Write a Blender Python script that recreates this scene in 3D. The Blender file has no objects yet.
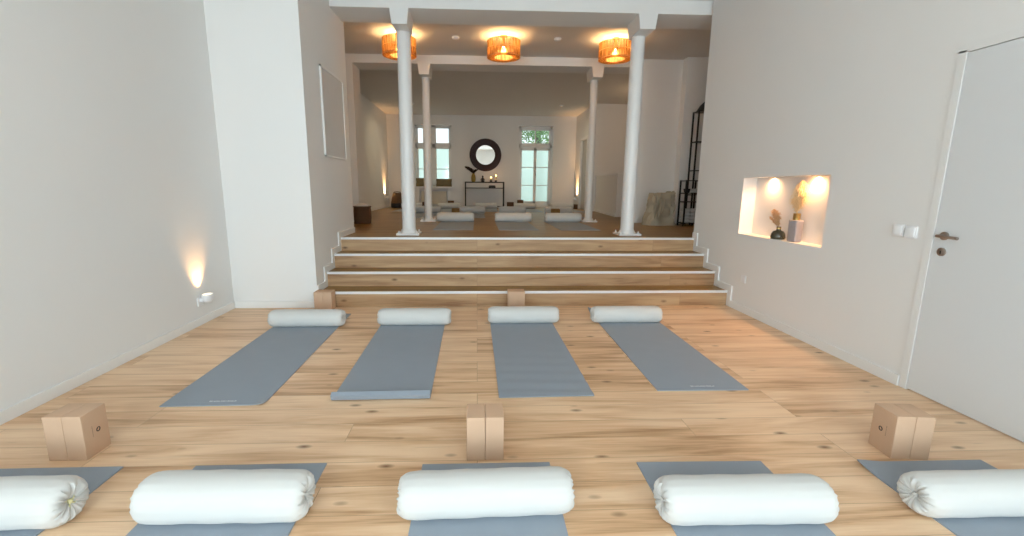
import bpy, bmesh, math, random
from mathutils import Vector, Matrix, noise
random.seed(7)
PI = math.pi
SC = bpy.context.scene
COL = SC.collection

# ------------------------------------------------------------------ measures
H = 1.3306                      # camera height
WL, WR = -2.69, 2.916           # side walls of the lower room
PX = -1.776                     # left cheek wall beside the steps
AY = 4.84                       # alcove wall left of the steps
D1, RISE, TREAD = 4.862, 0.171, 0.295
FL = 4 * RISE                   # upper floor level
CE = 3.63                       # ceiling
YB = -2.7                       # wall behind the camera
YF = 14.85                      # far wall

# ------------------------------------------------------------------ materials
def new_mat(name):
    m = bpy.data.materials.new(name); m.use_nodes = True
    nt = m.node_tree; b = nt.nodes['Principled BSDF']
    return m, nt, b

def N(nt, t, **kw):
    n = nt.nodes.new(t)
    for k, v in kw.items(): setattr(n, k, v)
    return n

def plain(name, col, rough=0.6, metal=0.0, bump=0.0, bscale=60, var=0.0, vscale=4, sheen=0.0, spec=None, coat=0):
    m, nt, b = new_mat(name)
    b.inputs['Base Color'].default_value = (*col, 1)
    b.inputs['Roughness'].default_value = rough
    b.inputs['Metallic'].default_value = metal
    if spec is not None: b.inputs['Specular IOR Level'].default_value = spec
    if sheen: b.inputs['Sheen Weight'].default_value = sheen
    if coat: b.inputs['Coat Weight'].default_value = coat
    tc = N(nt, 'ShaderNodeTexCoord')
    if var > 0:
        n = N(nt, 'ShaderNodeTexNoise'); n.inputs['Scale'].default_value = vscale
        n.inputs['Detail'].default_value = 4
        nt.links.new(tc.outputs['Object'], n.inputs['Vector'])
        r = N(nt, 'ShaderNodeMapRange')
        r.inputs['To Min'].default_value = 1 - var; r.inputs['To Max'].default_value = 1 + var
        nt.links.new(n.outputs['Fac'], r.inputs['Value'])
        mx = N(nt, 'ShaderNodeMix', data_type='RGBA', blend_type='MULTIPLY')
        mx.inputs[0].default_value = 1
        mx.inputs[6].default_value = (*col, 1)
        nt.links.new(r.outputs['Result'], mx.inputs[7])
        nt.links.new(mx.outputs[2], b.inputs['Base Color'])
    if bump > 0:
        n = N(nt, 'ShaderNodeTexNoise'); n.inputs['Scale'].default_value = bscale
        n.inputs['Detail'].default_value = 3
        nt.links.new(tc.outputs['Object'], n.inputs['Vector'])
        bp = N(nt, 'ShaderNodeBump'); bp.inputs['Strength'].default_value = bump
        bp.inputs['Distance'].default_value = 0.01
        nt.links.new(n.outputs['Fac'], bp.inputs['Height'])
        nt.links.new(bp.outputs['Normal'], b.inputs['Normal'])
    return m

def oak(name, c_dark, c_mid, c_light, rough, plank=0.18, length=1.9, knots=1.0):
    m, nt, b = new_mat(name); L = nt.links.new
    geo = N(nt, 'ShaderNodeNewGeometry')
    sep = N(nt, 'ShaderNodeSeparateXYZ'); L(geo.outputs['Position'], sep.inputs[0])
    yz = N(nt, 'ShaderNodeMath', operation='ADD'); L(sep.outputs['Y'], yz.inputs[0]); L(sep.outputs['Z'], yz.inputs[1])
    com = N(nt, 'ShaderNodeCombineXYZ'); L(sep.outputs['X'], com.inputs['X']); L(yz.outputs[0], com.inputs['Y'])
    br = N(nt, 'ShaderNodeTexBrick'); L(com.outputs[0], br.inputs['Vector'])
    br.inputs['Scale'].default_value = 1
    br.inputs['Brick Width'].default_value = length; br.inputs['Row Height'].default_value = plank
    br.inputs['Mortar Size'].default_value = 0.0016; br.inputs['Mortar Smooth'].default_value = 0.3
    br.inputs['Color1'].default_value = (0, 0, 0, 1); br.inputs['Color2'].default_value = (1, 1, 1, 1)
    br.inputs['Mortar'].default_value = (0.5, 0.5, 0.5, 1); br.offset = 0.37; br.offset_frequency = 3
    rnd = N(nt, 'ShaderNodeSeparateColor'); L(br.outputs['Color'], rnd.inputs[0])
    off = N(nt, 'ShaderNodeMath', operation='MULTIPLY'); L(rnd.outputs[0], off.inputs[0]); off.inputs[1].default_value = 37
    com2 = N(nt, 'ShaderNodeCombineXYZ')
    ax = N(nt, 'ShaderNodeMath', operation='ADD'); L(sep.outputs['X'], ax.inputs[0]); L(off.outputs[0], ax.inputs[1])
    L(ax.outputs[0], com2.inputs['X']); L(yz.outputs[0], com2.inputs['Y']); L(off.outputs[0], com2.inputs['Z'])
    def noise_n(sx, sy, sc, det, dist=0.0):
        mp = N(nt, 'ShaderNodeMapping'); mp.inputs['Scale'].default_value = (sx, sy, 1)
        L(com2.outputs[0], mp.inputs['Vector'])
        n = N(nt, 'ShaderNodeTexNoise'); n.inputs['Scale'].default_value = sc
        n.inputs['Detail'].default_value = det; n.inputs['Distortion'].default_value = dist
        L(mp.outputs[0], n.inputs['Vector']); return n
    broad = noise_n(1.1, 12, 1.0, 5, 0.7)
    fine = noise_n(2.0, 70, 2.2, 4, 0.2)
    ramp = N(nt, 'ShaderNodeValToRGB')
    e = ramp.color_ramp.elements
    e[0].position = 0.27; e[0].color = (*c_dark, 1); e[1].position = 0.66; e[1].color = (*c_light, 1)
    k = e.new(0.44); k.color = (*c_mid, 1)
    a1 = N(nt, 'ShaderNodeMath', operation='MULTIPLY_ADD'); L(fine.outputs['Fac'], a1.inputs[0]); a1.inputs[1].default_value = 0.30
    L(broad.outputs['Fac'], a1.inputs[2])
    a2 = N(nt, 'ShaderNodeMath', operation='MULTIPLY_ADD'); L(rnd.outputs[0], a2.inputs[0]); a2.inputs[1].default_value = 0.16
    L(a1.outputs[0], a2.inputs[2])
    a3 = N(nt, 'ShaderNodeMath', operation='SUBTRACT'); L(a2.outputs[0], a3.inputs[0]); a3.inputs[1].default_value = 0.21
    L(a3.outputs[0], ramp.inputs[0])
    # knots: small dark ovals, sparse
    mpk = N(nt, 'ShaderNodeMapping'); mpk.inputs['Scale'].default_value = (3.6, 8.0, 1); L(com2.outputs[0], mpk.inputs['Vector'])
    vo = N(nt, 'ShaderNodeTexVoronoi'); vo.inputs['Scale'].default_value = 1.0; L(mpk.outputs[0], vo.inputs['Vector'])
    kn = N(nt, 'ShaderNodeMapRange'); kn.inputs['From Min'].default_value = 0.02; kn.inputs['From Max'].default_value = 0.17
    kn.inputs['To Min'].default_value = 0.95; kn.inputs['To Max'].default_value = 0.0
    L(vo.outputs['Distance'], kn.inputs['Value'])
    vs = N(nt, 'ShaderNodeSeparateColor'); L(vo.outputs['Color'], vs.inputs[0])
    gt = N(nt, 'ShaderNodeMath', operation='GREATER_THAN'); L(vs.outputs[0], gt.inputs[0]); gt.inputs[1].default_value = 0.50
    km = N(nt, 'ShaderNodeMath', operation='MULTIPLY'); L(kn.outputs[0], km.inputs[0]); L(gt.outputs[0], km.inputs[1])
    # dark streaks drawn out along the grain
    st = noise_n(0.9, 22, 1.7, 2, 0.9)
    sr = N(nt, 'ShaderNodeMapRange'); sr.inputs['From Min'].default_value = 0.66; sr.inputs['From Max'].default_value = 0.78
    sr.inputs['To Max'].default_value = 0.32
    L(st.outputs['Fac'], sr.inputs['Value'])
    kk = N(nt, 'ShaderNodeMath', operation='MAXIMUM'); L(km.outputs[0], kk.inputs[0]); L(sr.outputs[0], kk.inputs[1])
    mx = N(nt, 'ShaderNodeMix', data_type='RGBA'); L(kk.outputs[0], mx.inputs[0]); L(ramp.outputs[0], mx.inputs[6])
    mx.inputs[7].default_value = (c_dark[0] * .36, c_dark[1] * .30, c_dark[2] * .25, 1)
    mo = N(nt, 'ShaderNodeMath', operation='MULTIPLY'); L(br.outputs['Fac'], mo.inputs[0]); mo.inputs[1].default_value = 0.55
    mx2 = N(nt, 'ShaderNodeMix', data_type='RGBA'); L(mo.outputs[0], mx2.inputs[0]); L(mx.outputs[2], mx2.inputs[6])
    mx2.inputs[7].default_value = (c_dark[0] * .5, c_dark[1] * .5, c_dark[2] * .5, 1)
    L(mx2.outputs[2], b.inputs['Base Color'])
    b.inputs['Roughness'].default_value = rough
    bp = N(nt, 'ShaderNodeBump'); bp.inputs['Strength'].default_value = 0.12; bp.inputs['Distance'].default_value = 0.004
    L(a1.outputs[0], bp.inputs['Height']); L(bp.outputs[0], b.inputs['Normal'])
    return m

def emit(name, col, s):
    m, nt, b = new_mat(name)
    b.inputs['Base Color'].default_value = (*col, 1)
    b.inputs['Emission Color'].default_value = (*col, 1); b.inputs['Emission Strength'].default_value = s
    return m

def glass(name, tint, clear, rough_white=(0.8, 0.9, 0.86)):
    """window glass: clear share passes straight, the rest is frosted (translucent)"""
    m, nt, b = new_mat(name); L = nt.links.new
    nt.nodes.remove(b); out = nt.nodes['Material Output']
    tr = N(nt, 'ShaderNodeBsdfTransparent'); tr.inputs[0].default_value = (*tint, 1)
    tl = N(nt, 'ShaderNodeBsdfTranslucent'); tl.inputs[0].default_value = (*rough_white, 1)
    gl = N(nt, 'ShaderNodeBsdfGlossy'); gl.inputs['Roughness'].default_value = 0.05
    mx = N(nt, 'ShaderNodeMixShader'); mx.inputs[0].default_value = clear
    L(tl.outputs[0], mx.inputs[1]); L(tr.outputs[0], mx.inputs[2])
    m2 = N(nt, 'ShaderNodeMixShader'); m2.inputs[0].default_value = 0.05
    L(mx.outputs[0], m2.inputs[1]); L(gl.outputs[0], m2.inputs[2]); L(m2.outputs[0], out.inputs[0])
    return m

def wicker(name, c1, c2, scale=40, rough=0.6):
    m, nt, b = new_mat(name); L = nt.links.new
    tc = N(nt, 'ShaderNodeTexCoord')
    w = N(nt, 'ShaderNodeTexWave'); w.wave_type = 'BANDS'; w.bands_direction = 'Z'
    w.inputs['Scale'].default_value = scale; w.inputs['Distortion'].default_value = 6; w.inputs['Detail'].default_value = 2
    w.inputs['Detail Scale'].default_value = 4
    L(tc.outputs['Object'], w.inputs['Vector'])
    r = N(nt, 'ShaderNodeValToRGB'); r.color_ramp.elements[0].color = (*c1, 1); r.color_ramp.elements[1].color = (*c2, 1)
    L(w.outputs['Fac'], r.inputs[0]); L(r.outputs[0], b.inputs['Base Color'])
    bp = N(nt, 'ShaderNodeBump'); bp.inputs['Strength'].default_value = 0.5; bp.inputs['Distance'].default_value = 0.01
    L(w.outputs['Fac'], bp.inputs['Height']); L(bp.outputs[0], b.inputs['Normal'])
    b.inputs['Roughness'].default_value = rough
    return m

def shade_mat(name):
    m, nt, b = new_mat(name); L = nt.links.new
    nt.nodes.remove(b); out = nt.nodes['Material Output']
    tc = N(nt, 'ShaderNodeTexCoord')
    n = N(nt, 'ShaderNodeTexNoise'); n.inputs['Scale'].default_value = 14; n.inputs['Detail'].default_value = 5
    mp = N(nt, 'ShaderNodeMapping'); mp.inputs['Scale'].default_value = (3, 3, 0.5)
    L(tc.outputs['Object'], mp.inputs['Vector']); L(mp.outputs[0], n.inputs['Vector'])
    r = N(nt, 'ShaderNodeValToRGB')
    r.color_ramp.elements[0].position = .32; r.color_ramp.elements[0].color = (.16, .09, .03, 1)
    r.color_ramp.elements[1].position = .68; r.color_ramp.elements[1].color = (.66, .48, .25, 1)
    L(n.outputs['Fac'], r.inputs[0])
    d = N(nt, 'ShaderNodeBsdfDiffuse'); t = N(nt, 'ShaderNodeBsdfTranslucent'); p = N(nt, 'ShaderNodeBsdfTransparent')
    L(r.outputs[0], d.inputs[0]); L(r.outputs[0], t.inputs[0]); p.inputs[0].default_value = (1, .70, .4, 1)
    a = N(nt, 'ShaderNodeMixShader'); a.inputs[0].default_value = .62; L(d.outputs[0], a.inputs[1]); L(t.outputs[0], a.inputs[2])
    c = N(nt, 'ShaderNodeMixShader'); c.inputs[0].default_value = .28; L(a.outputs[0], c.inputs[1]); L(p.outputs[0], c.inputs[2])
    L(c.outputs[0], out.inputs[0])
    return m

WALLC = (0.85, 0.84, 0.822)
M = dict(
    wall=plain('matte_white_plaster', WALLC, 0.9, bump=0.05, bscale=90, var=0.012, vscale=1.2, spec=.2),
    ceil=plain('white_ceiling_paint', (0.78, 0.76, 0.73), 0.9, var=0.01, spec=.2),
    trim=plain('white_satin_trim', (0.88, 0.87, 0.85), 0.4),
    column=plain('white_gloss_column_paint', (0.84, 0.835, 0.82), 0.35, var=.01),
    door=plain('white_door_lacquer', (0.76, 0.775, 0.785), 0.45),
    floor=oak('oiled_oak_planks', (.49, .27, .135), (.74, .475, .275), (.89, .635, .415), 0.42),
    floor_up=oak('shade_toned_oak_planks', (.16, .078, .016), (.255, .135, .030), (.33, .19, .055), 0.40),  # upper floor and treads: oak darkened in colour to stand for dimmer light
    riser=oak('oak_step_boards', (.30, .160, .078), (.45, .270, .138), (.56, .365, .200), 0.5, plank=3.0, length=2.35),
    nosing=plain('white_aluminium_nosing', (0.80, 0.80, 0.79), 0.4, metal=0.2),
    mat=plain('blue_grey_mat_rubber', (.305, .350, .405), 0.72, bump=.10, bscale=350, var=.04, vscale=6),
    bolster=plain('off_white_cotton', (.665, .66, .635), 0.85, bump=.12, bscale=14, sheen=.2),
    knot=plain('pale_yellow_drawstring', (.80, .76, .42), 0.8),
    foam=plain('tan_foam', (.63, .415, .275), 0.75, bump=.05, bscale=200, var=.03, vscale=10),
    ink=plain('black_ink', (.015, .015, .015), 0.5),
    ink_soft=plain('brown_ink', (.22, .14, .09), 0.6),
    matprint=plain('pale_grey_print', (.75, .80, .82), 0.6),
    black=plain('black_metal', (.012, .012, .013), 0.45, metal=.3),
    brass=plain('brass', (.55, .38, .14), 0.3, metal=1),
    steel=plain('brushed_nickel', (.42, .36, .32), 0.32, metal=1),
    plastic=plain('white_switch_plastic', (.90, .90, .91), 0.35),
    darkwood=plain('dark_red_brown_wood', (.050, .016, .012), 0.5, var=.3, vscale=20),
    mirror=plain('mirror_silver', (.88, .90, .90), 0.02, metal=1),
    basket=wicker('woven_seagrass', (.035, .015, .007), (.15, .075, .03), 30),
    basket2=wicker('woven_rattan', (.05, .022, .008), (.19, .095, .03), 34),
    cork=plain('dark_cork', (.13, .06, .025), 0.8, var=.2, vscale=40),
    cork_light=plain('golden_cork', (.30, .17, .05), 0.8, var=.2, vscale=40),
    olive=plain('olive_fabric', (.20, .16, .085), 0.9, bump=.3, bscale=40, var=.12, vscale=9),
    sack=plain('beige_canvas', (.47, .42, .32), 0.9, bump=.5, bscale=9, var=.10, vscale=7),
    dried=plain('dried_grass', (.62, .40, .22), 0.9, var=.2, vscale=30),
    dried_pale=plain('pale_pampas', (.86, .66, .38), 0.9, var=.1, vscale=30),
    dried_dark=plain('dark_dried_flowers', (.045, .022, .015), 0.9, var=.3, vscale=30),
    smoke=plain('smoky_glass', (.06, .055, .035), 0.12, spec=.7),
    greyvase=plain('lilac_grey_ceramic', (.40, .37, .39), 0.45, var=.08, vscale=20),
    cream=plain('cream_radiator_enamel', (.66, .61, .50), 0.45),
    candle=plain('ivory_wax', (.85, .70, .45), 0.5),
    cloth=plain('white_towel', (.62, .61, .60), 0.95, bump=.4, bscale=60),
    panel=plain('pale_canvas_panel', (.70, .68, .66), 0.5, var=.015, vscale=3),
    leaf=plain('tree_leaves', (.16, .36, .06), 0.6, var=.45, vscale=3),
    bark=plain('bark', (.12, .09, .06), 0.9, var=.2),
    terrace=plain('pale_terrace_stone', (.55, .56, .55), 0.8, var=.06),
    glow=emit('lamp_filament', (1.0, .68, .30), 110),
    downlight=emit('warm_lamp_face', (1.0, .60, .28), 26),
    spotface=emit('warm_spot_face', (1.0, .72, .42), 0.5),
    flame=emit('candle_flame', (1.0, .55, .18), 12),
    lampglow=emit('night_light_lens', (1.0, .86, .66), 1.3),
    shade=shade_mat('split_bamboo'),
    clear=glass('clear_window_glass', (.97, 1, .99), .95),
    frost=glass('frosted_window_glass', (.88, .98, .93), .35, (.86, .96, .90)),
)

# ------------------------------------------------------------------ geometry helpers
class MB:
    def __init__(s): s.bm = bmesh.new()
    def _tag(s, geom):
        return [g for g in geom if isinstance(g, bmesh.types.BMVert)]
    def box(s, x0, x1, y0, y1, z0, z1, bevel=0.0, seg=2, rot=None, piv=None):
        r = bmesh.ops.create_cube(s.bm, size=1)
        vs = r['verts']
        for v in vs:
            v.co = Vector(((x0 + x1) / 2 + v.co.x * (x1 - x0), (y0 + y1) / 2 + v.co.y * (y1 - y0), (z0 + z1) / 2 + v.co.z * (z1 - z0)))
        if rot is not None:
            p = Vector(piv) if piv else Vector(((x0 + x1) / 2, (y0 + y1) / 2, (z0 + z1) / 2))
            for v in vs: v.co = rot @ (v.co - p) + p
        if bevel > 0:
            es = list({e for v in vs for e in v.link_edges})
            bmesh.ops.bevel(s.bm, geom=es, offset=bevel, segments=seg, profile=.6, affect='EDGES')
        return s
    def lathe(s, prof, seg=32, c=(0, 0, 0), axis='z', wob=None, cap=True):
        rings = []
        for i, (r, h) in enumerate(prof):
            ring = []
            for k in range(seg):
                a = 2 * PI * k / seg
                rr = r * (wob(a, i) if wob else 1)
                p = (rr * math.cos(a), rr * math.sin(a), h)
                if axis == 'x': p = (h, p[0], p[1])
                if axis == 'y': p = (p[0], h, p[1])
                ring.append(s.bm.verts.new((c[0] + p[0], c[1] + p[1], c[2] + p[2])))
            rings.append(ring)
        for i in range(len(rings) - 1):
            for k in range(seg):
                a, b = rings[i], rings[i + 1]
                s.bm.faces.new((a[k], a[(k + 1) % seg], b[(k + 1) % seg], b[k]))
        if cap:
            for ring in (rings[0], rings[-1]):
                try: s.bm.faces.new(ring)
                except ValueError: pass
        return s
    def tube(s, pts, rad, seg=8, taper=None):
        pts = [Vector(p) for p in pts]; rings = []
        for i, p in enumerate(pts):
            d = (pts[min(i + 1, len(pts) - 1)] - pts[max(i - 1, 0)]).normalized()
            up = Vector((0, 0, 1)) if abs(d.z) < .9 else Vector((1, 0, 0))
            u = d.cross(up).normalized(); w = d.cross(u).normalized()
            r = rad if taper is None else rad * taper[i]
            rings.append([s.bm.verts.new(p + (u * math.cos(2 * PI * k / seg) + w * math.sin(2 * PI * k / seg)) * r) for k in range(seg)])
        for i in range(len(rings) - 1):
            for k in range(seg):
                s.bm.faces.new((rings[i][k], rings[i][(k + 1) % seg], rings[i + 1][(k + 1) % seg], rings[i + 1][k]))
        s.bm.faces.new(rings[0]); s.bm.faces.new(rings[-1])
        return s
    def prism(s, poly, a0, a1, axis='x'):
        """polygon in the two other axes, extruded from a0 to a1"""
        def P(u, v, a):
            if axis == 'x': return (a, u, v)
            if axis == 'y': return (u, a, v)
            return (u, v, a)
        A = [s.bm.verts.new(P(u, v, a0)) for u, v in poly]; B = [s.bm.verts.new(P(u, v, a1)) for u, v in poly]
        s.bm.faces.new(A); s.bm.faces.new(list(reversed(B)))
        n = len(poly)
        for i in range(n): s.bm.faces.new((A[i], A[(i + 1) % n], B[(i + 1) % n], B[i]))
        return s
    def build(s, name, mat, parent=None, smooth=False, loc=None):
        bmesh.ops.recalc_face_normals(s.bm, faces=s.bm.faces[:])
        me = bpy.data.meshes.new(name); s.bm.to_mesh(me); s.bm.free()
        if smooth:
            for p in me.polygons: p.use_smooth = True
            try: me.set_sharp_from_angle(angle=math.radians(40))
            except Exception: pass
        me.materials.append(mat)
        o = bpy.data.objects.new(name, me); COL.objects.link(o)
        if parent: o.parent = parent
        if loc: o.location = loc
        return o

def struct(o):
    o['kind'] = 'structure'; return o
def tag(o, label, cat, group=None):
    o['label'] = label; o['category'] = cat
    if group: o['group'] = group
    return o
def thing(name, label, cat, loc, rz=0, group=None):
    o = bpy.data.objects.new(name, None); COL.objects.link(o)
    o.location = loc; o.rotation_euler = (0, 0, rz); o.empty_display_size = .1
    return tag(o, label, cat, group)
def copy_tree(o, loc, rz=0, label=None, parent=None):
    c = o.copy(); COL.objects.link(c)
    if parent: c.parent = parent
    else:
        c.location = loc; c.rotation_euler = (0, 0, rz)
        if label: c['label'] = label
    for ch in list(o.children):
        copy_tree(ch, None, parent=c)
    return c

def holed(axis, a0, a1, u0, u1, z0, z1, holes):
    """wall slab: axis 'x' => spans a0..a1 in x, u is y.  holes = (ua, ub, za, zb)"""
    m = MB()
    us = sorted({u0, u1, *[h[0] for h in holes], *[h[1] for h in holes]})
    zs = sorted({z0, z1, *[h[2] for h in holes], *[h[3] for h in holes]})
    inh = lambda u, z: any(h[0] < u < h[1] and h[2] < z < h[3] for h in holes)
    for i in range(len(us) - 1):
        j = 0
        while j < len(zs) - 1:
            if inh((us[i] + us[i + 1]) / 2, (zs[j] + zs[j + 1]) / 2): j += 1; continue
            k = j
            while k + 1 < len(zs) - 1 and not inh((us[i] + us[i + 1]) / 2, (zs[k + 1] + zs[k + 2]) / 2): k += 1
            if axis == 'x': m.box(a0, a1, us[i], us[i + 1], zs[j], zs[k + 1])
            else: m.box(us[i], us[i + 1], a0, a1, zs[j], zs[k + 1])
            j = k + 1
    return m

# ------------------------------------------------------------------ room shell
struct(MB().box(WL - .3, WR + .3, YB - .3, D1 + .01, -.12, 0).build('floor', M['floor']))
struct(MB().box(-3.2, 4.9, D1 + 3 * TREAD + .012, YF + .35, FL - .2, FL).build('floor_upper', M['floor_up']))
struct(MB().box(-3.2, 5.0, YB - .3, YF + .4, CE, CE + .15).build('ceiling', M['ceil']))

struct(MB().box(WL - .3, WL, YB, AY, 0, CE).build('wall_left', M['wall']))
struct(MB().box(WL - .3, PX, AY, 6.43, 0, CE).build('wall_left_stair', M['wall']))
# right wall with the lit niche and the door opening
NY0, NY1, NZ0, NZ1 = 3.584, 4.787, .846, 1.455
DY0, DY1, DZ = 1.80, 2.700, 2.160
wr = holed('x', WR, WR + .30, YB, 5.80, 0, CE, [(NY0, NY1, NZ0, NZ1), (DY0, DY1, 0, DZ)])
wr.box(WR + .15, WR + .30, NY0, NY1, NZ0, NZ1)
struct(wr.build('wall_right', M['wall']))
# wall behind the camera, three tall windows let the daylight in
BW = [(-2.55, -1.40), (-1.25, -.10), (1.33, 2.80)]
struct(holed('y', YB - .3, YB, WL - .3, WR + .3, 0, CE, [(a, b, .35, 2.95) for a, b in BW]).build('wall_back', M['wall']))
for i, (a, b) in enumerate(BW):
    w = bpy.data.objects.new('window_%d' % (i + 3), None); COL.objects.link(w); struct(w); w.location = ((a + b) / 2, YB - .15, .35)
    hw = (b - a) / 2
    f = MB()
    for x0, x1, z0, z1 in ((-hw, -hw + .07, 0, 2.6), (hw - .07, hw, 0, 2.6), (-hw, hw, 0, .07), (-hw, hw, 2.53, 2.6), (-.04, .04, 0, 2.6), (-hw, hw, 1.75, 1.82)):
        f.box(x0, x1, -.035, .035, z0, z1, .004)
    f.build('window_frame', M['trim'], w)
    MB().box(-hw + .03, hw - .03, -.006, .006, .03, 2.57).build('window_glass', M['clear'], w)
# upper rooms
struct(MB().box(-3.2, -2.9, 6.43, YF + .35, FL - .2, CE).build('wall_upper_left', M['wall']))
struct(MB().box(-2.9, -2.19, 8.35, 8.83, FL, CE).build('wall_left_pier', M['wall']))
struct(MB().box(2.98, 3.74, 8.36, 8.62, FL, CE).build('wall_middle', M['wall']))
struct(MB().box(3.74, 4.60, 8.18, 8.62, FL, CE).build('wall_middle_pier', M['wall']))
struct(MB().box(4.60, 4.90, 5.5, 12.9, FL, CE).build('wall_upper_right', M['wall']))
struct(MB().box(WR + .30, 4.60, 5.5, 5.80, FL - .1, CE).build('wall_hall', M['wall']))
struct(MB().box(3.25, 4.60, 12.6, 12.9, FL, CE).build('wall_stairwell', M['wall']))
DR = (13.25, 14.05, FL, 2.80)
struct(holed('x', 3.25, 3.50, 12.9, YF, FL, CE, [DR]).build('wall_far_right', M['wall']))
LW = (-2.03, -.83, 1.36, 3.33); RB = (-1.90, -.97, FL + .04, 1.24); DW = (1.38, 2.50, FL + .06, 3.32)
wf = holed('y', YF, YF + .35, -2.9, 3.5, FL, CE, [LW, RB, DW])
wf.box(RB[0], RB[1], YF + .14, YF + .35, RB[2], RB[3])
struct(wf.build('wall_far', M['wall']))
# low stair wall (parapet)
hw = MB(); n0, n1 = (3.2, 10.1), (3.38, 12.6)
dx = .19
hw.prism([(n0[0], n0[1]), (n0[0] + dx, n0[1]), (n1[0] + dx, n1[1]), (n1[0], n1[1])], FL, 1.655, 'z')
struct(hw.build('wall_parapet', M['wall']))
hc = MB(); hc.prism([(n0[0] - .012, n0[1] - .012), (n0[0] + dx + .012, n0[1] - .012), (n1[0] + dx + .012, n1[1]), (n1[0] - .012, n1[1])], 1.655, 1.68, 'z')
struct(hc.build('trim_3', M['trim']))
# beams
BY0, BY1, BZ = 5.85, 6.36, 3.470
CY0, CY1, CZ = 8.35, 8.83, 3.487
b1 = MB().box(PX, WR, BY0, BY1, BZ, CE).box(WR, 4.60, BY0, BY1, BZ, CE)
struct(b1.build('trim_1', M['wall']))
struct(MB().box(-2.19, 2.98, CY0, CY1, CZ, CE).build('trim_2', M['wall']))

# baseboards
BH, BT = .075, .015
def stepped(m, x0, x1, y_start, y_end):
    """skirting that climbs the steps: upright piece before each riser, level piece above each tread"""
    if y_start < D1 - BH: m.box(x0, x1, y_start, D1 - BH, 0, BH)
    for i in range(4):
        y = D1 + i * TREAD
        m.box(x0, x1, max(y - BH, y_start), y, i * RISE, (i + 1) * RISE + BH)
        y2 = y + TREAD - BH if i < 3 else y_end
        m.box(x0, x1, y, y2, (i + 1) * RISE, (i + 1) * RISE + BH)
    return m
struct(stepped(MB(), WR - BT, WR, DY1 + .035, 5.80).box(WR - BT, WR, YB, DY0 - .04, 0, BH).build('baseboard_right', M['trim']))
struct(stepped(MB(), PX, PX + BT, AY + .001, 6.43).build('baseboard_stair', M['trim']))
struct(MB().box(WL, WL + BT, YB, AY - BT, 0, BH, .003).build('baseboard_left', M['trim']))
struct(MB().box(WL, PX - .002, AY - BT, AY, 0, BH, .003).build('baseboard_alcove', M['trim']))
struct(MB().box(-2.9, -2.9 + BT, 8.83, YF - BT, FL, FL + .1).build('baseboard_upper_left', M['trim']))
struct(MB().box(-2.9, RB[0] - .02, YF - BT, YF, FL, FL + .1).box(RB[1] + .02, DW[0] - .05, YF - BT, YF, FL, FL + .1).box(DW[1] + .05, 3.25 - BT, YF - BT, YF, FL, FL + .1).build('baseboard_far', M['trim']))
struct(MB().box(3.25 - BT, 3.25, 12.9, DR[0] - .06, FL, FL + .1).box(3.25 - BT, 3.25, DR[1] + .06, YF - BT, FL, FL + .1).build('baseboard_far_right', M['trim']))
pa = MB(); pa.prism([(n0[0] - BT, n0[1]), (n0[0], n0[1]), (n1[0], n1[1]), (n1[0] - BT, n1[1])], FL, FL + .09, 'z')
struct(pa.build('baseboard_parapet', M['trim']))
struct(MB().box(2.98, 3.74, 8.36 - BT, 8.36, FL, FL + .09).box(3.74 - BT, 4.6, 8.18 - BT, 8.18, FL, FL + .09).build('baseboard_middle', M['trim']))

# ------------------------------------------------------------------ steps
st = thing('steps', 'wide flight of four oak steps with white nosings up to the rear room', 'steps', (0, D1, 0))
for i in range(4):
    y = i * TREAD; z0 = i * RISE
    MB().box(PX + BT, WR - BT, y, y + .02, z0, z0 + RISE - .024).build('riser', M['riser'], st)
    if i < 3:
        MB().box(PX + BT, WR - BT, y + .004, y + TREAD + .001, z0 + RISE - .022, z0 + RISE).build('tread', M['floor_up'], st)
    MB().box(PX + BT, WR - BT, y - .009, y + .012, z0 + RISE - .024, z0 + RISE + .005, .003).build('nosing', M['nosing'], st)
k = MB()
for i in range(1, 3): k.box(PX + BT, WR - BT, i * TREAD + .022, 3 * TREAD + .010, (i - 1) * RISE + .002, i * RISE + .1)
k.build('core', M['riser'], st)

# ------------------------------------------------------------------ columns
def column(x, yc, r, top, y0, y1, plate, capw, caph, label):
    t = thing('column', label, 'column', (x, yc, FL), group='white columns in front of the rear room')
    h = top - FL
    bp_ = MB().box(-plate, plate, -plate, plate, 0, .026, .004).build('base_plate', M['column'], t)
    for sx in (-1, 1):
        for sy in (-1, 1):
            MB().lathe([(.014, .026), (.014, .042), (.008, .044), (.008, .058), (.002, .060)], 6, (sx * plate * .78, sy * plate * .78, 0)).build('bolt', M['column'], bp_)
    MB().lathe([(r * 1.25, .026), (r * 1.18, .05), (r * 1.02, .07), (r, .09), (r * .985, h * .5), (r * .96, h - caph)], 40).build('shaft', M['column'], t, smooth=True)
    c = MB()
    a, b = y0 - yc, y1 - yc
    wt, wb = capw * 1.10, capw * .88
    c.prism([(-wt, h), (-wb, h - caph), (wb, h - caph), (wt, h)], a, b, 'y')
    c.build('capital', M['column'], t)
    return t
column(-.945, 6.17, .092, BZ, BY0 - .008, BY0 + .42, .155, .105, .180, 'left thick white column with bolted base plate at the edge of the top step')
column(2.130, 6.17, .092, BZ, BY0 - .008, BY0 + .42, .155, .110, .180, 'right thick white column with bolted base plate at the edge of the top step')
column(-.938, 8.60, .074, CZ, CY0 - .008, CY0 + .42, .145, .10, .18, 'slim white column set further back on the left, beside the window')
column(2.185, 8.60, .074, CZ, CY0 - .008, CY0 + .42, .145, .10, .18, 'slim white column set further back on the right, beside the low stair wall')

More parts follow.
